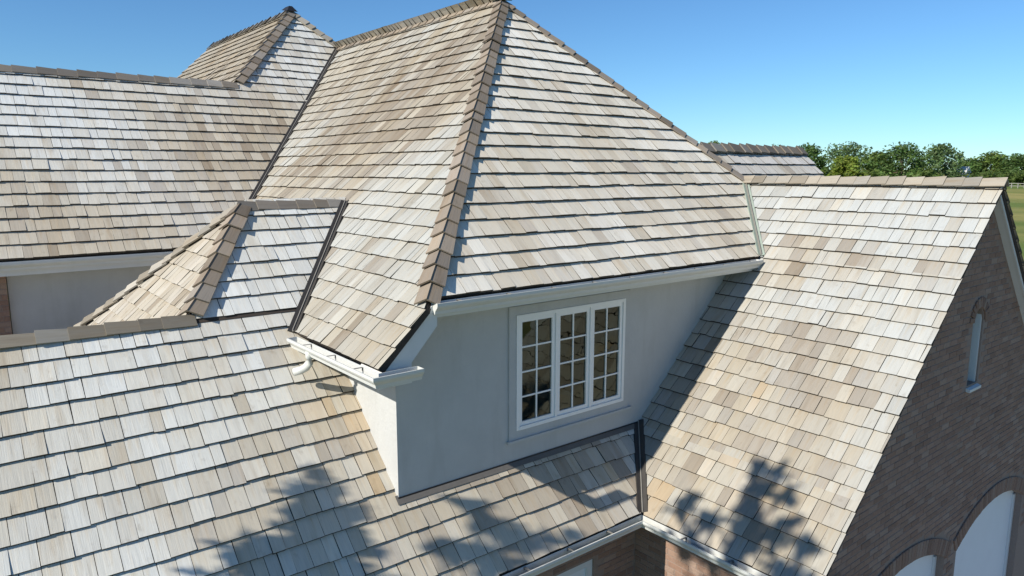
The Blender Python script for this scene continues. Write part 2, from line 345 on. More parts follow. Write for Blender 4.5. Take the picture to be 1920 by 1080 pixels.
# rear wing front face, continued up into the rear hip
rear = Slope((0, 1, 0), tB, 16.8389, 4.1167, -1.182).deck([(-4.5, -1.182), (iM(-1.182), -1.182), (XM, ZM), (XT+ZT-ZM, ZM), (XT, ZT), (iT(ZBR), ZBR), (-4.5, ZBR)])
rear.shingles(-2.0, 8, ZT, [
    [lambda P: ZBR-P.z, lambda P: iM(P.z)-GV-P.x],
    [lambda P: P.z-ZBR, lambda P: P.x-iT(P.z), lambda P: iM(P.z)-GV-P.x, lambda P: XT+ZT-P.z-P.x]],
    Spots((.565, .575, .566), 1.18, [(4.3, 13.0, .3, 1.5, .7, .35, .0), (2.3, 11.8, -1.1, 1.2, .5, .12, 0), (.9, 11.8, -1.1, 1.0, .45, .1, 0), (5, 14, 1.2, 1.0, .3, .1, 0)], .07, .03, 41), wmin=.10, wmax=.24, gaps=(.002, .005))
rearS = Slope((1, 0, 0), .975, XT, ZT, .5).deck([(14.43, ZBR), (15.5, .5), (22.1, .5), (22.1, ZT), (YT, ZT)])
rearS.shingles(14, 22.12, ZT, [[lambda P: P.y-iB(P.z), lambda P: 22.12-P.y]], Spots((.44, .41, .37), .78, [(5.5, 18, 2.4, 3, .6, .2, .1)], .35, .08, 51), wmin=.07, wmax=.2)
# small hip roof: end face
smallS = Slope((1, 0, 0), 1.14, 2.961, -.428, -2.35).deck([(iL(-2.35)+.6, -2.35), (iSb(-2.35), -2.35), (9.03, -.428)])
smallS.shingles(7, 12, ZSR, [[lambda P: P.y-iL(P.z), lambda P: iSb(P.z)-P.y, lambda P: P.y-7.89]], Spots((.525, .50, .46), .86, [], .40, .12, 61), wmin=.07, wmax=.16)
# slopes turned away from the photograph's viewpoint
for args, poly, rng in (
    (((-1, 0, 0), tM, -XM, ZM, -1.78), [(YA, ZM), (15.4, ZM), (15.4, -1.0), (iF(-1.0), -1.0), (iF(-.15), -.15)], (5.8, 15.4, [[lambda P: P.y-iF(P.z)-.005, lambda P: P.z+.95]])),
    (((-1, 0, 0), tR, -XRR, ZRR, -4.088), [(YRAKE+.02, -4.088), (7.3, -4.088), (7.3, ZRR), (YRAKE+.02, ZRR)], (YRAKE, 7.3, [[lambda P: ZRR-P.z, lambda P: P.y-YRAKE, lambda P: 7.3-P.y]])),
    (((0, -1, 0), 1.0, -7.9, ZLR, -4.0), [(-4.5, -4.0), (5, -4.0), (5, ZLR), (-4.5, ZLR)], (-4.4, 3.4, [[lambda P: ZLR-P.z]])),
    (((0, -1, 0), .74, -9.03, -.428, -2.35), [(iS(-2.35), -2.35), (5.2, -2.35), (5.2, -.428), (2.961, -.428)], (1, 5, [[lambda P: P.x-iS(P.z), lambda P: ZSR-P.z]])),
    (((0, -1, 0), 1.0, -14.43, ZBR, -1.2), [(-4.5, -1.2), (7.4, -1.2), (7.4, ZBR), (-4.5, ZBR)], None),
    (((-1, 0, 0), 1.0, -XT, ZT, -1.2), [(YT, ZT), (22.1, ZT), (22.1, -1.2), (14, -1.2), (14, 1.2)], None),
    (((0, 1, 0), 1.0, 7.35, .37, -.9), [(mirM(-.9)+.05, -.9), (12.89, -.9), (12.89, .37), (mirM(.37)+.05, .37)], (9.3, 12.9, [[lambda P: .37-P.z, lambda P: 12.9-P.x, lambda P: P.x-mirM(P.z)-.05]])),
    (((0, -1, 0), 1.0, -7.35, .37, -2.5), [(10.5, -2.5), (12.89, -2.5), (12.89, .37), (9.75, .37)], None)):
    sp = Slope(*args).deck(poly)
    if rng: sp.shingles(rng[0], rng[1], max(p[1] for p in poly), rng[2], Spots((.56, .54, .52), 1.05, [], .2, .04, args[3]*9))
    else: sp.part.data.materials[0] = SHAKE

# pick out the shingles that show largest; the rest stay together
ALLSH.sort(key=lambda a: -a[0])
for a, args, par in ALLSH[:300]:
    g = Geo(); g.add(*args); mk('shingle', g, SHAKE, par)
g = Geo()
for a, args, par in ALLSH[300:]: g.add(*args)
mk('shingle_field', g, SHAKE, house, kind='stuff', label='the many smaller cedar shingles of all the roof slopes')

# ------------------------------------------------------------------ ridge and hip caps
def caps(A, B, n1, n2, parent, tone, wing=.125, e=.235, th=.02, lift=.036, over=.07, jit=.006):
    """cap shingles from A (first, exposed butt end) towards B over two slopes with normals n1, n2"""
    A, B = Vector(A), Vector(B); d = (B-A).normalized(); Ln = (B-A).length
    n1, n2 = Vector(n1).normalized(), Vector(n2).normalized()
    s1 = d.cross(n1); s1 *= 1 if s1.dot(n2) < 0 else -1
    s2 = d.cross(n2); s2 *= 1 if s2.dot(n1) < 0 else -1
    if s1.z > 0 and abs(d.z) < .05: s1 = -s1
    if s2.z > 0 and abs(d.z) < .05: s2 = -s2
    m = (n1+n2).normalized(); k = 0; cnt = max(1, round(Ln/e)); ee = Ln/cnt
    cut = [0]+[(q+random.uniform(-.13, .13))*ee for q in range(1, cnt)]+[Ln]; lift0 = lift
    for k in range(cnt):
        lift = lift0*random.uniform(.8, 1.25)
        g = Geo(); c = lerp(tone, TAN if random.random() < .65 else SILVER, random.uniform(0, .3)); c = shade((c[0], c[1]*.97, c[2]*.92), random.gauss(.84, .13))
        w1, w2 = wing*random.uniform(.93, 1.08), wing*random.uniform(.93, 1.08); jj = random.gauss(0, jit)
        for side, (sd, nn, ww) in enumerate(((s1, n1, w1), (s2, n2, w2))):
            vs = []
            for q, lf in ((cut[k]+jj, lift), (min(Ln, cut[k+1]+over), lift*.25)):
                crest = A+d*q+m*(lf/max(.3, m.dot(nn))); outer = A+d*q+sd*ww+nn*lf
                lap = -sd*(.012 if side == 0 else 0)
                vs += [crest+lap, outer, outer+nn*th, crest+lap+m*(th/max(.3, m.dot(nn)))]
            r = random.uniform(0, 40)
            uv = [(r, 0), (r+ww, 0), (r+ww, .02), (r, .02), (r, .3), (r+ww, .3), (r+ww, .3), (r, .3)]
            g.add(vs, [(0, 1, 2, 3), (7, 6, 5, 4), (0, 4, 5, 1), (1, 5, 6, 2), (2, 6, 7, 3), (3, 7, 4, 0)], c, uv)
        mk('ridge_cap', g, SHAKE, parent)
nF, nM, nL, nR, nB = front.n, side.n, lower.n, gableL.n, rear.n
nMr, nRr, nT = Vector((tM, 0, 1)), Vector((tR, 0, 1)), rearS.n
GREYB, LIGHT, DARK = (.285, .245, .21), (.36, .335, .295), (.20, .185, .172)
apex = (XM, YA, ZM)
caps((iM(-1.24), iF(-1.24), -1.24), apex, nM, nF, front.part, GREYB, .118, lift=.045, th=.017)
caps((mirM(-.14), iF(-.14), -.14), apex, nF, nMr, front.part, GREYB, .105, lift=.025, th=.016)
caps((XM, YA+.05, ZM), (XM, iB(ZM), ZM), nM, nMr, side.part, GREYB, .10, lift=.022, th=.016)
caps((XRR, YRAKE-.02, ZRR), (XRR, 6.85, ZRR), nR, nRr, gableL.part, LIGHT, .105, lift=.020, th=.015)
caps((-2.2, iL(ZLR), ZLR), (iS(ZLR)+.06, iL(ZLR), ZLR), nL, (0, 1, 1), lower.part, (.23, .215, .19), .105, .29, .013, lift=.020)
caps((2.93, 9.02, ZSR), (4.36, 9.02, ZSR), nL, (0, .74, 1), lower.part, DARK, .105, lift=.022, th=.014)
caps((iS(ZLR+.02), iL(ZLR+.02), ZLR+.02), (2.961, 9.02, ZSR), smallS.n, nL, smallS.part, GREYB, .125, lift=.05)
caps((iS(-2.2), iSb(-2.2), -2.2), (2.961, 9.03, ZSR), smallS.n, (0, .74, 1), smallS.part, LIGHT, .11)
caps((-2.0, iB(ZBR), ZBR), (iT(ZBR)+.05, iB(ZBR), ZBR), nB, (0, 1, 1), rear.part, DARK, .12, .30, .014, lift=.022)
caps((iT(ZBR+.05), iB(ZBR+.05), ZBR+.05), (XT, YT, ZT), nT, nB, rearS.part, GREYB, .14, lift=.055)
caps((XT+ZT-ZM-.02, iB(ZM+.02), ZM+.02), (XT, YT, ZT), nB, (1, 0, 1), rear.part, LIGHT, .12)
caps((XT, YT, ZT), (XT, 22.1, ZT), nT, (1, 0, 1), rearS.part, DARK, .13, .3)
caps((9.80, 7.35, .37), (12.92, 7.35, .37), (0, -1, 1), (0, 1, 1), house, DARK, .13, .27)
for (x, y, z) in ((XM, YA, ZM), (XT, YT, ZT)):      # black metal caps where hips and ridge meet
    g = Geo(); b = .12; zz = z+.055
    g.add([(x-b, y-b, zz-.06), (x+b, y-b, zz-.06), (x+b, y+b*1.8, zz), (x-b, y+b*1.8, zz), (x-.035, y-.02, zz+.065), (x+.035, y-.02, zz+.065), (x+.035, y+b*1.7, zz+.07), (x-.035, y+b*1.7, zz+.07)],
          [(0, 3, 2, 1), (4, 5, 6, 7), (0, 1, 5, 4), (1, 2, 6, 5), (2, 3, 7, 6), (3, 0, 4, 7)])
    mk('ridge_end_cap', g, BLACKM, house)

# ------------------------------------------------------------------ open valleys
def valley(A, B, p1, p2, mats, wd=.06, rib=.032, ribw=.010, off=.004):
    """flashing strip along A-B lying on two slopes; p1/p2 are directions up each slope away from the valley"""
    A, B = Vector(A), Vector(B); d = (B-A).normalized(); g = Geo()
    for p in (p1, p2):
        p = Vector(p); p = (p-d*p.dot(d)).normalized(); nn = d.cross(p).normalized()
        if nn.z < 0: nn = -nn
        g.prism([A+nn*-.02, B+nn*-.02, B+p*wd+nn*-.02, A+p*wd+nn*-.02], nn*(.02+off))
    r = mk('valley_flashing', g, mats[0], house)
    g = Geo(); up = Vector((0, 0, 1)); sd = d.cross(up).normalized()
    g.prism([A-sd*ribw, A+sd*ribw, A+sd*ribw*.4+up*rib, A-sd*ribw*.4+up*rib], B-A)
    mk('flashing_rib', g, mats[1], r)
D, RB = (VALLEY, RIB), (VALLEY, RIB)
v3 = lambda fx, fy, z, dz=.02: (fx(z), fy(z), z+dz)
valley(v3(iM, iL, -1.80), v3(iM, iL, -.44), lower.V, side.V, D)
valley(v3(iM, iB, -1.0), v3(iM, iB, ZM), rear.V, side.V, D)
valley(v3(iR, iL, -4.09), v3(iR, iL, ZB+.01), lower.V, gableL.V, D, .07, .028)
valley(v3(iR, iF, -1.22), v3(iR, iF, -.16), front.V, gableL.V, (PATINA, RIB), .055, .045, .012)

# ------------------------------------------------------------------ dormer walls, window
WX0, WX1, WZ0, WZ1 = 4.955, 6.738, -2.943, -1.595
g = Geo(); zt = -1.30
g.prism([(X0, YW, -4.3), (WX0, YW, -4.3), (WX0, YW, zt), (3.72, YW, zt), (X0, YW, -1.47)], (0, .16, 0)); g.box(WX1, 9.4, YW, YW+.16, -4.3, zt)
g.box(WX0, WX1, YW, YW+.16, WZ1, zt); g.box(WX0, WX1, YW, YW+.16, -4.3, WZ0)
g.prism([(X0, YW+.16, -3.6), (X0, 8.4, -1.6), (X0, 8.4, -1.42), (X0, YW+.16, -1.42)], (.15, 0, 0))
wall = mk('wall', g, STUCCO, house, label='white stucco dormer wall')
g = Geo()                                           # dark room behind the window
g.box(4.5, 7.2, 8.4, 8.5, -3.3, -1.2); g.box(4.4, 4.5, YW+.17, 8.5, -3.3, -1.2); g.box(7.2, 7.3, YW+.17, 8.5, -3.3, -1.2); g.box(4.4, 7.3, YW+.17, 8.5, -3.4, -3.3); g.box(4.4, 7.3, YW+.17, 8.5, -1.2, -1.1)
mk('room', g, ROOM, house)
win = Geo(); c = .10
win.box(WX0-c, WX0, YW-.018, YW-.002, WZ0-c, WZ1+.10); win.box(WX1, WX1+c*.8, YW-.018, YW-.002, WZ0-c, WZ1+.10)
win.box(WX0, WX1, YW-.018, YW-.002, WZ1, WZ1+.10); win.box(WX0, WX1, YW-.018, YW-.002, WZ0-c, WZ0)
window = mk('window', win, STUCCO, house, label='white three-part casement window with small panes')
g = Geo(); g.box(WX0-.13, WX1+.14, YW-.045, YW-.004, WZ0-c-.03, WZ0-c); mk('sill', g, STUCCO, window)
fr = Geo(); fb = .042
fr.box(WX0+.002, WX0+fb, YW-.025, YW+.10, WZ0+.002, WZ1-.002); fr.box(WX1-fb, WX1-.002, YW-.025, YW+.10, WZ0+.002, WZ1-.002)
fr.box(WX0+fb, WX1-fb, YW-.025, YW+.10, WZ1-fb, WZ1-.002); fr.box(WX0+fb, WX1-fb, YW-.03, YW+.10, WZ0+.002, WZ0+fb)
sw = (WX1-WX0-2*fb)/3
for i in (1, 2): fr.box(WX0+fb+i*sw-.016, WX0+fb+i*sw+.016, YW-.025, YW+.10, WZ0+fb, WZ1-fb)
mk('frame', fr, VINYL, window)
for i in range(3):
    a = WX0+fb+i*sw+(.018 if i else .003); b = WX0+fb+(i+1)*sw-(.018 if i < 2 else .003); z0, z1 = WZ0+fb+.003, WZ1-fb-.003; st = .046
    g = Geo(); y0, y1 = YW-.012, YW+.03
    g.box(a, a+st, y0, y1, z0, z1); g.box(b-st, b, y0, y1, z0, z1); g.box(a+st, b-st, y0, y1, z1-st, z1); g.box(a+st, b-st, y0, y1, z0, z0+st)
    mk('sash', g, VINYL, window)
    gx0, gx1, gz0, gz1 = a+st, b-st, z0+st, z1-st; mid = (gx0+gx1)/2
    g = Geo(); g.box(mid-.009, mid+.009, YW-.004, YW+.02, gz0, gz1); mk('muntin', g, VINYL, window)
    for j in (1, 2, 3):
        zz = gz0+(gz1-gz0)*j/4; g = Geo(); g.box(gx0, mid-.0095, YW-.0035, YW+.0195, zz-.009, zz+.009); g.box(mid+.0095, gx1, YW-.0035, YW+.0195, zz-.009, zz+.009); mk('muntin', g, VINYL, window)
    for j in range(4):
        for k in range(2):
            p0 = gx0 if k == 0 else mid+.0095; p1 = mid-.0095 if k == 0 else gx1
            q0 = gz0+(gz1-gz0)*j/4+(.0095 if j else 0); q1 = gz0+(gz1-gz0)*(j+1)/4-(.0095 if j < 3 else 0)
            tl = random.gauss(0, .0022); tk = random.gauss(0, .0022)
            g = Geo(); g.add([(p0, YW+.008+tl, q0), (p1, YW+.008-tl, q0+0), (p1, YW+.008-tl+tk, q1), (p0, YW+.008+tl+tk, q1)], [(0, 1, 2, 3)]); mk('pane', g, GLASS, window)
# flashing along the foot of the dormer and step flashing up the gable roof
g = Geo(); V, n = lower.V, lower.n
def strip(S_, a, b, v0, v1, o0, o1, g):
    P = [S_.at(a, v0, o0), S_.at(b, v0, o0), S_.at(b, v1, o0), S_.at(a, v1, o0)]; g.prism(P, S_.n*(o1-o0))
strip(lower, X0-.03, 7.03, ZB-.042, ZB+.03, .012, .018, g); fl = mk('apron_flashing', g, plain('grey_flashing', (.13, .12, .11), .6, 12, .2, 0, .3), house)
g = Geo(); g.box(X0-.006, 7.05, YW-.012, YW-.001, ZB-.05, ZB+.028); mk('flashing_upstand', g, BLACKM, fl)

# ------------------------------------------------------------------ eaves: boards and gutters
g = Geo()
mb = lambda x, off: (x, Mz(x)+off)
xa, xb = 3.03, 3.66                                 # sloping board under the open end of the side roof
g.prism([(xa, YRK+.03, Mz(xa)-.085), (xb, YRK+.03, Mz(xb)-.085), (xb, YRK+.03, Mz(xb)-.34), (3.37, YRK+.03, Mz(3.37)-.36), (3.37, YRK+.03, -1.98), (xa, YRK+.03, -1.98)], (0, .025, 0))
g.box(xa, 3.37, YRK+.056, YW-.003, -1.98, -1.95)    # soffits
g.prism([(xa, YRK+.056, Mz(xa)-.09), (xb, YRK+.056, Mz(xb)-.09), (xb, YRK+.056, Mz(xb)-.12), (xa, YRK+.056, Mz(xa)-.12)], (0, YW-YRK-.06, 0))
mk('rake_board', g, PAINT, house)
g = Geo(); g.box(3.003, 3.028, YRK+.03, 7.55, -1.97, -1.835); g.box(3.03, X0-.002, YW+.17, 7.6, -1.97, -1.945); mk('fascia', g, PAINT, house)
g = Geo(); g.box(3.64, 9.1, 5.755, 5.78, -1.40, -1.275); g.box(3.67, 9.1, 5.782, YW-.002, -1.40, -1.375); mk('fascia', g, PAINT, house)
g = Geo(); g.box(-4.4, 6.335, 5.385, 5.41, -4.27, -4.14); g.box(-4.4, 6.62, 5.412, 5.745, -4.27, -4.245); mk('fascia', g, PAINT, house)
g = Geo(); g.box(6.338, 6.363, YRAKE+.03, 5.41, -4.27, -4.14); g.box(6.365, 6.645, YRAKE+.03, 5.40, -4.27, -4.245); mk('fascia', g, PAINT, house)
g = Geo(); g.box(-4.4, 3.9, 11.755, 11.78, -1.42, -1.235); g.box(-4.4, 3.9, 11.782, 12.12, -1.42, -1.395); mk('fascia', g, PAINT, house)

OUTP = [(0, 0), (0, -.112), (.072, -.112), (.080, -.080), (.112, -.045), (.120, -.028), (.120, 0)]
INP = [(.106, 0), (.106, -.012), (.115, -.014), (.107, -.040), (.075, -.074), (.068, -.107), (.005, -.107), (.005, 0)]
def gutter(axis, a, b, back, outw, zt, parent=house, mitre=(0, 0), endcap=(True, True), brackets=.62, debris=False):
    """trough along x or y from a to b; back = wall-side coordinate, outw = +1/-1 outward along the other axis"""
    def P(s, o, z): return (s, back+outw*o, zt+z) if axis == 'x' else (back+outw*o, s, zt+z)
    prof = OUTP+INP; n = len(prof); g = Geo(); vs = []
    for s, mt in ((a, mitre[0]), (b, mitre[1])): vs += [P(s+mt*o, o, z) for o, z in prof]
    g.add(vs, [(i, (i+1) % n, n+(i+1) % n, n+i) for i in range(n)]+[tuple(range(n)), tuple(range(2*n-1, n-1, -1))])
    for s, ec, sg in ((a, endcap[0], 1), (b, endcap[1], -1)):
        if ec:
            vs = [P(s+sg*.0005, o, z) for o, z in OUTP]+[P(s-sg*.004, o, z) for o, z in OUTP]; k = len(OUTP)
            g.add(vs, [tuple(range(k)), tuple(range(2*k-1, k-1, -1))]+[(i, (i+1) % k, k+(i+1) % k, k+i) for i in range(k)])
    gt = mk('gutter', g, GUTTER, parent)
    s = min(a, b)+.3
    while brackets and s < max(a, b)-.15:
        g = Geo(); q = [P(s-.011, .006, -.006), P(s+.011, .006, -.006), P(s+.011, .112, -.004), P(s-.011, .112, -.004)]
        g.prism(q, (0, 0, -.004)); q = [P(s-.011, .006, -.011), P(s+.011, .006, -.011), P(s+.011, .010, -.011), P(s-.011, .010, -.011)]; g.prism(q, (0, 0, -.03)); mk('bracket', g, RIB, gt); s += brackets
    if debris:
        g = Geo(); k = 60; vs = []
        for i in range(k+1):
            s = a+(b-a)*i/k; hh = -.085+.05*noise.noise(Vector((s*2.3, back, 1)))+.015*random.random()
            vs += [P(s, .008, hh), P(s, .04, hh+.012), P(s, .066, hh-.004), P(s, .066, -.104), P(s, .008, -.104)]
        g.add(vs, [(i*5+j, i*5+(j+1) % 5, i*5+5+(j+1) % 5, i*5+5+j) for i in range(k) for j in range(5)])
        mk('leaf_debris', g, DEBRIS, gt, kind='stuff')
    return gt
gutter('x', 3.62, 9.04, 5.750, -1, -1.240, endcap=(True, True))
gl = gutter('y', 5.625, 7.47, 2.980, -1, -1.800, mitre=(-1, 0), endcap=(False, True), brackets=.58)
gutter('x', 2.980, 3.38, 5.625, -1, -1.800, mitre=(-1, 0), endcap=(False, True), brackets=0, debris=True)
gutter('x', -4.5, 6.330, 5.380, -1, -4.105, mitre=(0, -1), endcap=(True, False), debris=True)
gutter('y', YRAKE+.02, 5.380, 6.330, -1, -4.110, mitre=(0, -1), endcap=(True, False), debris=True)
gutter('x', -4.5, 3.7, 11.750, -1, -1.225, brackets=0)
gutter('x', 6.45, 7.05, YRAKE+.01, -1, -4.20, brackets=0)
g = Geo(); g.tube([(2.915, 7.0, -1.86), (2.915, 7.0, -1.93), (2.912, 7.015, -1.985), (2.89, 7.05, -2.04), (2.85, 7.10, -2.075), (2.80, 7.15, -2.095)], [.043]*6, 14)
ds = mk('downspout', g, GUTTER, house, smooth=True)
g = Geo(); g.tube([(2.804, 7.146, -2.0935), (2.795, 7.155, -2.097)], [.037, .037], 12); mk('spout_mouth_shade', g, BLACKM, ds)  # black disc painted in for the shaded hollow of the pipe

# ------------------------------------------------------------------ brick walls
BR = []                                             # every brick: (pixel area, Geo args, parent)
BCOL = [(.35, .225, .165), (.365, .235, .175), (.33, .205, .15), (.375, .25, .19), (.31, .195, .145), (.355, .23, .175), (.39, .275, .215)]
def brick_box(P, du, dw, nrm, uw, hw, depth, parent, tone=1.):
    """a brick centred at P, half sizes uw along du and hw along dw, standing out along nrm"""
    P, du, dw, nrm = Vector(P), Vector(du), Vector(dw), Vector(nrm); ch = .004; c = shade(random.choice(BCOL), tone*.80*random.uniform(.9, 1.08))
    dp = depth+random.gauss(0, .0012); F = []
    for o, s in ((0, 1.), (dp-ch, 1.), (dp, 0.)):
        k = ch*(1-s); F += [P+du*a*(uw-k)+dw*b*(hw-k)+nrm*o for a, b in ((-1, -1), (1, -1), (1, 1), (-1, 1))]
    fs = [(8, 9, 10, 11)]+[(r*4+i, r*4+(i+1) % 4, r*4+4+(i+1) % 4, r*4+4+i) for r in (0, 1) for i in range(4)]
    area = px_area(F[8:]) if (-P).dot(nrm) > 0 else 0
    BR.append((area, (F, fs, c), parent))
def brick_field(axis, const, nrm, u0, u1, z0, z1, parent, inside, tone=1.):
    cz, cu = .0762, .213; k = 0; z = z0
    while z < z1:
        u = u0-(cu/2 if k % 2 else 0)
        while u < u1:
            a, b = max(u, u0), min(u+cu-.0105, u1)
            if b-a > .04 and inside((a+b)/2, z+cz/2, (b-a)/2):
                P = ((a+b)/2, const, z+cz/2) if axis == 'x' else (const, (a+b)/2, z+cz/2)
                du = (1, 0, 0) if axis == 'x' else (0, 1, 0)
                brick_box(P, du, (0, 0, 1), nrm, (b-a)/2+random.gauss(0, .0012), (cz-.0105)/2, .006, parent, tone)
            u += cu
        z += cz; k += 1
ZG = -H
# gable end with two arched doorways and a slit window
DOORS = [(7.36, 9.96), (10.36, 12.96)]; SPR, RISE = -5.03, .335
def arch(x):                                        # top of the door openings
    for a, b in DOORS:
        if a <= x <= b: h = (x-(a+b)/2)/((b-a)/2); rad = ((b-a)**2/4+RISE**2)/(2*RISE); return SPR-(rad-RISE)+math.sqrt(rad*rad-(h*(b-a)/2)**2)
    return None
SLX0, SLX1, SLZ0, SLZ1 = 10.10, 10.44, -2.72, -1.72
def slit_top(x):
    h = (x-(SLX0+SLX1)/2)/((SLX1-SLX0)/2); return SLZ1-.17+.17*math.sqrt(max(0, 1-h*h)) if abs(h) < 1 else None
rake_z = lambda x: ZRR-tR*abs(x-XRR)-.10
g = Geo(); edges = sorted(set([6.66+i*.06 for i in range(int((13.7-6.66)/.06)+1)]+[13.69, 7.36, 9.96, 10.36, 12.96, SLX0, SLX1]))
for a, b in zip(edges, edges[1:]):
    if b-a < .003: continue
    m_ = (a+b)/2; da, sla = arch(m_), slit_top(m_)
    def seg(lo0, lo1, hi0, hi1):
        g.prism([(a, YGAB, lo0), (b, YGAB, lo1), (b, YGAB, hi1), (a, YGAB, hi0)], (0, .20, 0))
    lo0 = lo1 = ZG
    if da: lo0, lo1 = (arch(a+1e-4) or SPR), (arch(b-1e-4) or SPR)
    if sla and SLZ0 < sla:
        seg(lo0, lo1, SLZ0, SLZ0); seg(slit_top(a+1e-4) or SLZ1-.17, slit_top(b-1e-4) or SLZ1-.17, rake_z(a), rake_z(b))
    else: seg(lo0, lo1, rake_z(a), rake_z(b))
gw = mk('wall', g, MORTAR, house, label='shaded brick gable wall with arched garage doors')
BAND = .21
def gable_in(x, z, hw):
    if z+.05 > rake_z(x+hw) or z+.05 > rake_z(x-hw): return False
    for a, b in DOORS:
        if a-.001 < x+hw and x-hw < b+.001:
            t = [arch(min(max(q, a), b)) for q in (x-hw, x, x+hw)]
            if z < max(t)+BAND+.035: return False
    if SLX0-.005 < x+hw and x-hw < SLX1+.005 and SLZ0-.04 < z < SLZ1+.05: return False
    if (x-(SLX0+SLX1)/2)**2+(z-SLZ1+.17)**2 < (.17+.15)**2 and z > SLZ1-.17: return False
    return True
brick_field('x', YGAB, (0, -1, 0), 6.66, 13.6, -5.6, -.2, gw, gable_in)
for a, b in DOORS:                                  # standing bricks round each arch, then the piers
    rad = ((b-a)**2/4+RISE**2)/(2*RISE); cx, cz = (a+b)/2, SPR+RISE-rad; th = math.asin((b-a)/2/rad); n = 36
    for i in range(n):
        q = -th*1.05+2*th*1.05*(i+.5)/n; d = Vector((math.sin(q), 0, math.cos(q))); t = Vector((math.cos(q), 0, -math.sin(q)))
        brick_box(Vector((cx, YGAB, cz))+d*(rad+BAND/2+.004), t, d, (0, -1, 0), th*1.05*rad/n-.004, BAND/2, .022, gw, .9)
cx, cz = (SLX0+SLX1)/2, SLZ1-.17
for i in range(11):
    q = -math.pi/2+math.pi*(i+.5)/11; d = Vector((math.sin(q), 0, math.cos(q))); t = Vector((math.cos(q), 0, -math.sin(q)))
    brick_box(Vector((cx, YGAB, cz))+d*(.17+.075), t, d, (0, -1, 0), .031, .068, .02, gw, .85)
for i, (a, b) in enumerate(DOORS):
    g = Geo(); g.box(a-.1, b+.1, YGAB+.12, YGAB+.17, ZG, SPR+RISE+.05)
    dr = mk('garage_door', g, DOORW, house)
    for x0, x1 in ((a+.001, a+.06), (b-.06, b-.001)): g = Geo(); g.box(x0, x1, YGAB+.09, YGAB+.119, ZG, SPR-.02); mk('door_stop', g, PAINT, dr)
g = Geo(); g.box(SLX0, SLX1, YGAB+.14, YGAB+.16, SLZ0, SLZ1); sw_ = mk('window', g, GLASS, house, label='narrow arched slit window high in the brick gable')
g = Geo(); g.box(SLX0-.1, SLX1+.1, YGAB+.19, YGAB+.22, SLZ0-.1, SLZ1+.1); mk('backing', g, ROOM, sw_)
g = Geo(); g.box(SLX0+.001, SLX0+.03, YGAB+.02, YGAB+.139, SLZ0, SLZ1-.1); g.box(SLX1-.03, SLX1-.001, YGAB+.02, YGAB+.139, SLZ0, SLZ1-.1); mk('frame', g, PAINT, sw_)
g = Geo(); g.prism([(SLX0-.02, YGAB-.05, SLZ0-.075), (SLX0-.02, YGAB-.05, SLZ0-.04), (SLX0-.02, YGAB+.14, SLZ0+.005), (SLX0-.02, YGAB+.14, SLZ0-.075)], (SLX1-SLX0+.04, 0, 0)); mk('sill', g, PAINT, sw_)
# barge boards and soffit of the gable
for sg in (-1, 1):
    g = Geo(); q = lambda d, o: (XRR+sg*d, ZRR-tR*d-o)
    P0, P1, P2, P3 = q(0, .082), q(3.9, .082), q(3.9, .155), q(0, .155)
    g.prism([(p[0], YRAKE+.035, p[1]) for p in (P0, P1, P2, P3)], (0, .022, 0))
    P0, P1, P2, P3 = q(0, .115), q(3.9, .115), q(3.9, .145), q(0, .145)
    g.prism([(p[0], YRAKE+.058, p[1]) for p in (P0, P1, P2, P3)], (0, YGAB-YRAKE-.06+.05, 0))
    mk('barge_board', g, PAINT, house)
# side wall of the gable wing and the wall under the lower roof
g = Geo(); g.box(6.66, 6.86, YGAB+.201, 5.98, ZG, -4.28); g.box(13.5, 13.69, YGAB+.201, 9, ZG, -3.7); g.box(6.861, 13.499, 8.8, 9, ZG, -3.7)
rw = mk('wall', g, MORTAR, house, label='sunlit brick side wall below the gable wing gutter')
brick_field('y', 6.66, (-1, 0, 0), YGAB+.01, 5.75, -6.2, -4.30, rw, lambda u, z, h: True)
LW = 5.76; KX0, KX1, KZ1 = 4.55, 5.905, -4.70
g = Geo(); g.box(-4.4, KX0, LW, LW+.2, ZG, -4.28); g.box(KX1, 6.659, LW, LW+.2, ZG, -4.28); g.box(KX0, KX1, LW, LW+.2, KZ1, -4.28); g.box(KX0, KX1, LW, LW+.2, ZG, KZ1-1.9)
g.box(-4.4, -4.2, LW+.2, 10.2, ZG, -4.1); g.box(-4.4, 3.4, 10.2, 10.4, ZG, -4.1)
lw = mk('wall', g, MORTAR, house, label='dark brick wall in shade below the lower gutter')
brick_field('x', LW, (0, -1, 0), 4.6, 6.645, -6.2, -4.30, lw, lambda u, z, h: not (u+h > KX0-.01 and u-h < KX1+.01 and z < KZ1+.03))
g = Geo(); kx = KX1
g.box(KX0, KX1, LW+.02, LW+.09, KZ1-.09, KZ1); g.box(KX1-.09, KX1, LW+.02, LW+.09, KZ1-1.9, KZ1-.091); g.box(KX0, KX0+.09, LW+.02, LW+.09, KZ1-1.9, KZ1-.091)
kw = mk('window', g, PAINT, house, label='white framed window in the brick wall below the gutter')
g = Geo(); g.box(KX0+.09, KX1-.09, LW+.06, LW+.075, KZ1-1.9, KZ1-.091); mk('blind', g, DOORW, kw)
BR.sort(key=lambda a: -a[0])
for a, args, par in BR[:300]:
    g = Geo(); g.add(*args); mk('brick', g, BRICK, par)
g = Geo()
for a, args, par in BR[300:]: g.add(*args)
mk('brick_field', g, BRICK, house, kind='stuff', label='the many smaller bricks of the walls')
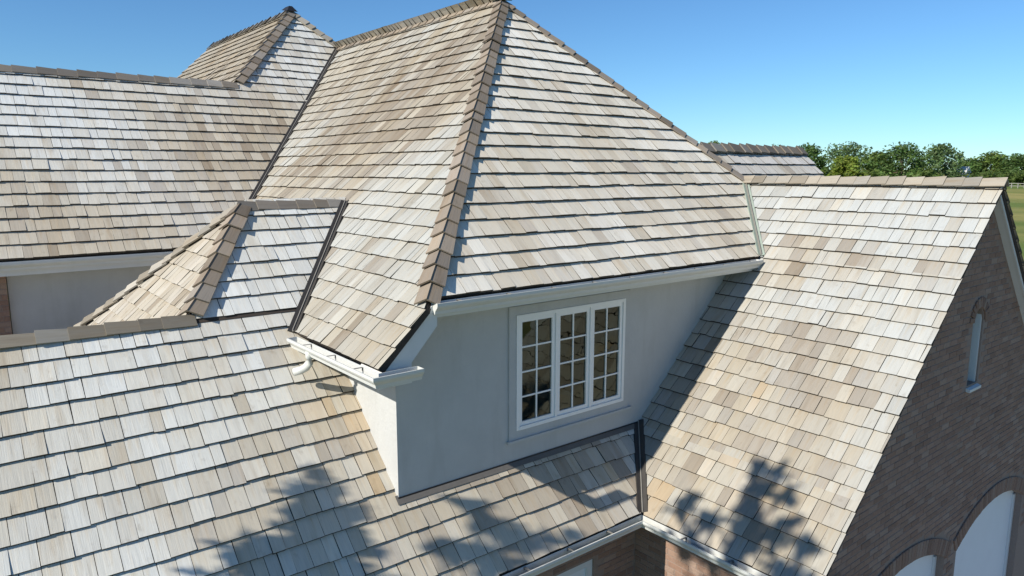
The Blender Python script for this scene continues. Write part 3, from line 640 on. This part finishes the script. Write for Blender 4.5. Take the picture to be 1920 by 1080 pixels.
# rear wing wall: stucco with a brick corner at its end
g = Geo(); g.box(.715, 7.4, 12.13, 12.3, ZG, -1.30); g.box(7.4, 12.5, 15.2, 15.4, ZG, -1); mk('wall', g, STUCCO, house, label='white stucco wall under the rear wing eave')
g = Geo(); g.box(-4.4, .70, 12.05, 12.3, ZG, -1.38); g.box(-4.4, -4.2, 12.3, 17, ZG, -1.2); bw = mk('wall', g, MORTAR, house, label='brick end of the rear wing wall')
BR = []; brick_field('x', 12.05, (0, -1, 0), .2, .70, -3.0, -1.40, bw, lambda u, z, h: True)
for a, args, par in BR: g = Geo(); g.add(*args); mk('brick', g, BRICK, par)
# gable triangles of the wings
g = Geo(); g.prism([(4.0, 22.0, -1.2), (9.3, 22.0, -1.2), (XT, 22.0, ZT-.12)], (0, -.15, 0)); g.prism([(12.8, 6.2, -.9), (12.8, 9.9, -2.4), (12.8, 7.35, .25)], (-.15, 0, 0)); mk('gable_panel', g, STUCCO, house)

# ------------------------------------------------------------------ trees
def leaves(g, c, r, n, size, col, squash=.8, hollow=.25):
    c = Vector(c)
    for i in range(n):
        d = Vector((random.gauss(0, 1), random.gauss(0, 1), random.gauss(0, 1))).normalized()
        p = c+Vector((d.x, d.y, d.z*squash))*r*(hollow+(1-hollow)*random.random()**.5)
        a = Vector((random.gauss(0, 1), random.gauss(0, 1), random.gauss(0, .6))).normalized(); b = a.cross(d if random.random() < .6 else Vector((random.gauss(0, 1), random.gauss(0, 1), random.gauss(0, 1)))).normalized()
        s = size*random.uniform(.6, 1.4); k = random.uniform(.7, 1.3); cc = (col[0]*k*random.uniform(.85, 1.15), col[1]*k, col[2]*k*random.uniform(.8, 1.2))
        g.add([p-a*s*.5, p+b*s*.28, p+a*s*.55, p-b*s*.3], [(0, 1, 2, 3)], cc)
def fronds(g, c, r, n):                             # sprays of narrow leaves along twigs fanning out from a branch end
    k = max(4, n//24)
    for i in range(k):
        an = random.uniform(0, 2*math.pi); d = Vector((random.gauss(0, .5), math.cos(an), math.sin(an))).normalized(); ln = r*random.uniform(.8, 1.75)
        for j in range(18):
            q = random.random(); p = c+d*ln*q+Vector((random.gauss(0, 1), random.gauss(0, 1), random.gauss(0, 1)))*.018
            a = (d+Vector((random.gauss(0, .5), random.gauss(0, .5), random.gauss(0, .5)))).normalized(); b = a.cross(Vector((random.gauss(0, 1), random.gauss(0, .3), random.gauss(0, .3)))).normalized(); sz = random.uniform(.07, .13)
            g.add([p-a*sz*.4, p+b*sz*.2, p+a*sz*.6, p-b*sz*.2], [(0, 1, 2, 3)], shade(G1, random.uniform(.7, 1.3)))
def tree(name, x, y, h, wd, col, label, n=3600, size=.75, group='trees beyond the field', clumps=30, low=.12):
    z0 = ground_z(x, y); t = empty(name, (x, y, z0), label, 'tree', group); zc = z0-H
    g = Geo(); rad = h*.022
    g.tube([(x, y, zc-.3), (x+h*.01, y, zc+h*.2), (x-h*.01, y+h*.01, zc+h*.5), (x, y, zc+h*.8)], [rad*1.3, rad, rad*.7, rad*.2], 7)
    cg = Geo(); cs = []
    for i in range(clumps):
        f = (i+.5)/clumps; zz = low+(1-low)*(f**.8); prof = math.sin(math.pi*min(1, max(0, (zz-low*.4)/(1.06-low*.4)))**.75)**.65
        an = i*2.399+random.uniform(-.4, .4); rr = wd/2*prof*random.uniform(.45, .9)
        cs.append(Vector((x+math.cos(an)*rr, y+math.sin(an)*rr, zc+h*zz-wd*.1)))
    for i, c in enumerate(cs):
        r = wd*random.uniform(.13, .22); k = random.uniform(.72, 1.28)
        leaves(cg, c, r, n//clumps, size, shade(col, k), .75)
        if i % 3 == 0: b = Vector((x, y, zc+h*.25+.35*(c.z-zc)*.8)); g.tube([b, (b+c)/2+Vector((0, 0, h*.02)), c], [rad*.55, rad*.35, rad*.1], 5)
    mk('trunk', g, BARK, t); mk('crown', cg, LEAF, t, origin=(x, y, zc)); return t
G1, G2, G3, G4 = (.15, .22, .055), (.105, .175, .05), (.22, .28, .05), (.155, .235, .095)
def far(pxx, pyt, D, wpx):                          # bearing and height of a far tree measured in the photograph -> place and size
    d = FW*FPX+RT*(pxx-960)+UP*(540-pyt); hl = math.hypot(d.x, d.y); x, y = d.x/hl*D, d.y/hl*D
    return x, y, d.z/hl*D+H-ground_z(x, y), wpx*D/FPX*.86
for pxx, pyt, D, wpx, col, lab in (
    (1515, 270, 235, 80, G2, 'dark tree at the treeline just past the far roof end'),
    (1590, 264, 240, 120, G4, 'broad rounded tree with the highest grey-green crown on the treeline'),
    (1588, 291, 205, 70, G3, 'small bright yellow-green tree in front of the broad rounded one'),
    (1648, 283, 230, 62, G1, 'lower tree filling the dip between two big crowns'),
    (1696, 266, 225, 100, G2, 'tall dark green tree above the middle of the gable ridge'),
    (1765, 267, 232, 86, G4, 'light feathery green tree beside the tall dark one'),
    (1822, 297, 260, 60, G2, 'low dark tree beside the white house'),
    (1862, 284, 262, 72, G1, 'rounded green tree above the gable peak'),
    (1912, 289, 258, 70, G2, 'dark green tree at the edge of the picture'),
    (1455, 272, 300, 90, G2, 'far tree top peeping over the distant roof ridge'),
    (1339, 264, 310, 46, G1, 'far tree top peeping out beside the hip of the main roof')):
    x, y, h, wd = far(pxx, pyt, D, wpx); tree('tree', x, y, h, wd, col, lab)
for pxx, pyt, D, wpx, lab in ((1545, 312, 215, 60, 'low bush under the dark tree by the far roof'), (1640, 318, 212, 60, 'low brownish bush under the dip in the treeline'), (1735, 312, 214, 70, 'low dark bush between the tall and the feathery tree'),
                         (1845, 318, 228, 80, 'low bush in front of the white house'), (1890, 320, 240, 60, 'low bush above the gable peak'), (1925, 318, 238, 50, 'low bush at the picture edge beside the fence')):
    x, y, h, wd = far(pxx, pyt, D, wpx); tree('bush', x, y, h, wd, shade(G1, .9), lab, 1300, .7, 'bushes under the treeline', 14, .02)
# tree standing on the sunny side of the house, out of the picture: its crown throws the leafy shadows
XTREE = -2.7
near = empty('tree', (XTREE, 4.3, 0), 'tree beside the house whose crown shades the lower roofs', 'tree')
cl = []                                             # clump: (y, height along the sunbeam at x = 0, radius, leaves)
cl += [(6.47, -1.0, .05, 22), (6.34, -1.12, .08, 60), (6.25, -1.25, .12, 110), (6.15, -1.33, .13, 130), (6.08, -1.48, .15, 150), (6.0, -1.6, .16, 170), (5.93, -1.72, .18, 190), (5.84, -1.72, .16, 150), (6.02, -1.9, .12, 90), (6.08, -2.04, .08, 50), (5.9, -1.95, .18, 180), (5.8, -1.9, .2, 190), (5.75, -2.25, .24, 200)]
cl += [(5.93, -.48, .05, 30), (5.84, -.55, .07, 50), (5.74, -.60, .09, 70), (5.64, -.62, .11, 90), (5.56, -.60, .10, 70), (5.5, -.65, .10, 70), (5.70, -1.1, .07, 40), (5.60, -1.05, .10, 80), (5.5, -.95, .13, 110), (5.45, -.42, .07, 30), (5.42, -.25, .05, 20)]
cl += [(4.30, 1.78, 0.09, 60), (4.08, 1.82, 0.10, 60), (4.14, 1.50, 0.15, 150), (3.88, 1.55, 0.11, 80), (4.16, 1.22, 0.14, 140), (4.86, 1.02, 0.09, 50), (4.92, .76, 0.12, 90), (4.52, .80, 0.13, 100), (4.12, .93, 0.17, 170), (3.80, .98, 0.14, 110), (3.70, 1.22, 0.09, 60), (3.42, 1.05, 0.12, 90), (4.05, .62, 0.16, 130), (4.6, .4, 0.16, 120), (5.0, .3, 0.11, 60), (3.5, .6, 0.23, 200)]
for i in range(16): cl.append((random.uniform(2.6, 4.9), random.uniform(-2.2, .0), .42, 220))
tg, cg = Geo(), Geo(); zg = -H
tg.tube([(XTREE, 4.3, zg), (XTREE+.05, 4.25, zg+3), (XTREE-.1, 4.2, zg+6), (XTREE, 4.1, zg+9), (XTREE, 4.0, zg+10.2)], [.24, .19, .14, .08, .025], 10)
for (yy, hh, r, n) in cl:
    n = int(n*2.3)
    x = XTREE+random.uniform(-.4, .4); c = Vector((x, yy, hh-TAN_EL*x)); leaves(cg, c, r*.6, n//3, .10, G1, 1., .0); fronds(cg, c, r*1.0, int(n*1.6))
    b = Vector((XTREE, 4.2, max(zg+3.5, c.z-abs(yy-4.2)*.8-.6))); tg.tube([b, (b+c)/2+Vector((0, 0, -.05)), c], [.045, .025, .008], 5)
mk('trunk', tg, BARK, near); mk('crown', cg, LEAF, near, origin=(XTREE, 4.3, zg))

# ------------------------------------------------------------------ far house and fence
x, y, h, wd = far(1803, 314, 236, 24)
fh = empty('far_house', (x, y, ground_z(x, y)), 'small white house half hidden in the far treeline', 'house')
g = Geo(); z0 = ground_z(x, y)-H; g.box(x-1.6, x+1.6, y-1.6, y+1.6, z0, z0+h*.7); mk('wall', g, FARWALL, fh)
g = Geo(); g.prism([(x-1.9, y-1.9, z0+h*.7), (x+1.9, y-1.9, z0+h*.7), (x, y-1.9, z0+h*1.05)], (0, 3.8, 0)); mk('roof', g, FARWALL, fh)
g = Geo(); g.box(x-1.65, x-1.6, y-.6, y+.6, z0+h*.25, z0+h*.5); mk('window', g, FARROOF, fh)
ft = empty('fence', (0, 0, 0), 'pale rail fence along the far edge of the field', 'fence'); WL[ft.name] = Vector((0, 0, 0))
pts = []
for i in range(26):
    d = FW*FPX+RT*(1780+i*12-960)+UP*220; hl = math.hypot(d.x, d.y); pts.append((d.x/hl*222, d.y/hl*222))
for (x, y) in pts:
    z = ground_z(x, y)-H; g = Geo(); g.box(x-.09, x+.09, y-.09, y+.09, z, z+1.3); mk('post', g, FENCEM, ft)
for (x, y), (x2, y2) in zip(pts, pts[1:]):
    for hh in (.5, 1.1):
        g = Geo(); za, zb = ground_z(x, y)-H+hh, ground_z(x2, y2)-H+hh
        g.prism([(x, y-.04, za), (x, y+.04, za), (x, y+.04, za+.16), (x, y-.04, za+.16)], (x2-x, y2-y, zb-za)); mk('rail', g, FENCEM, ft)
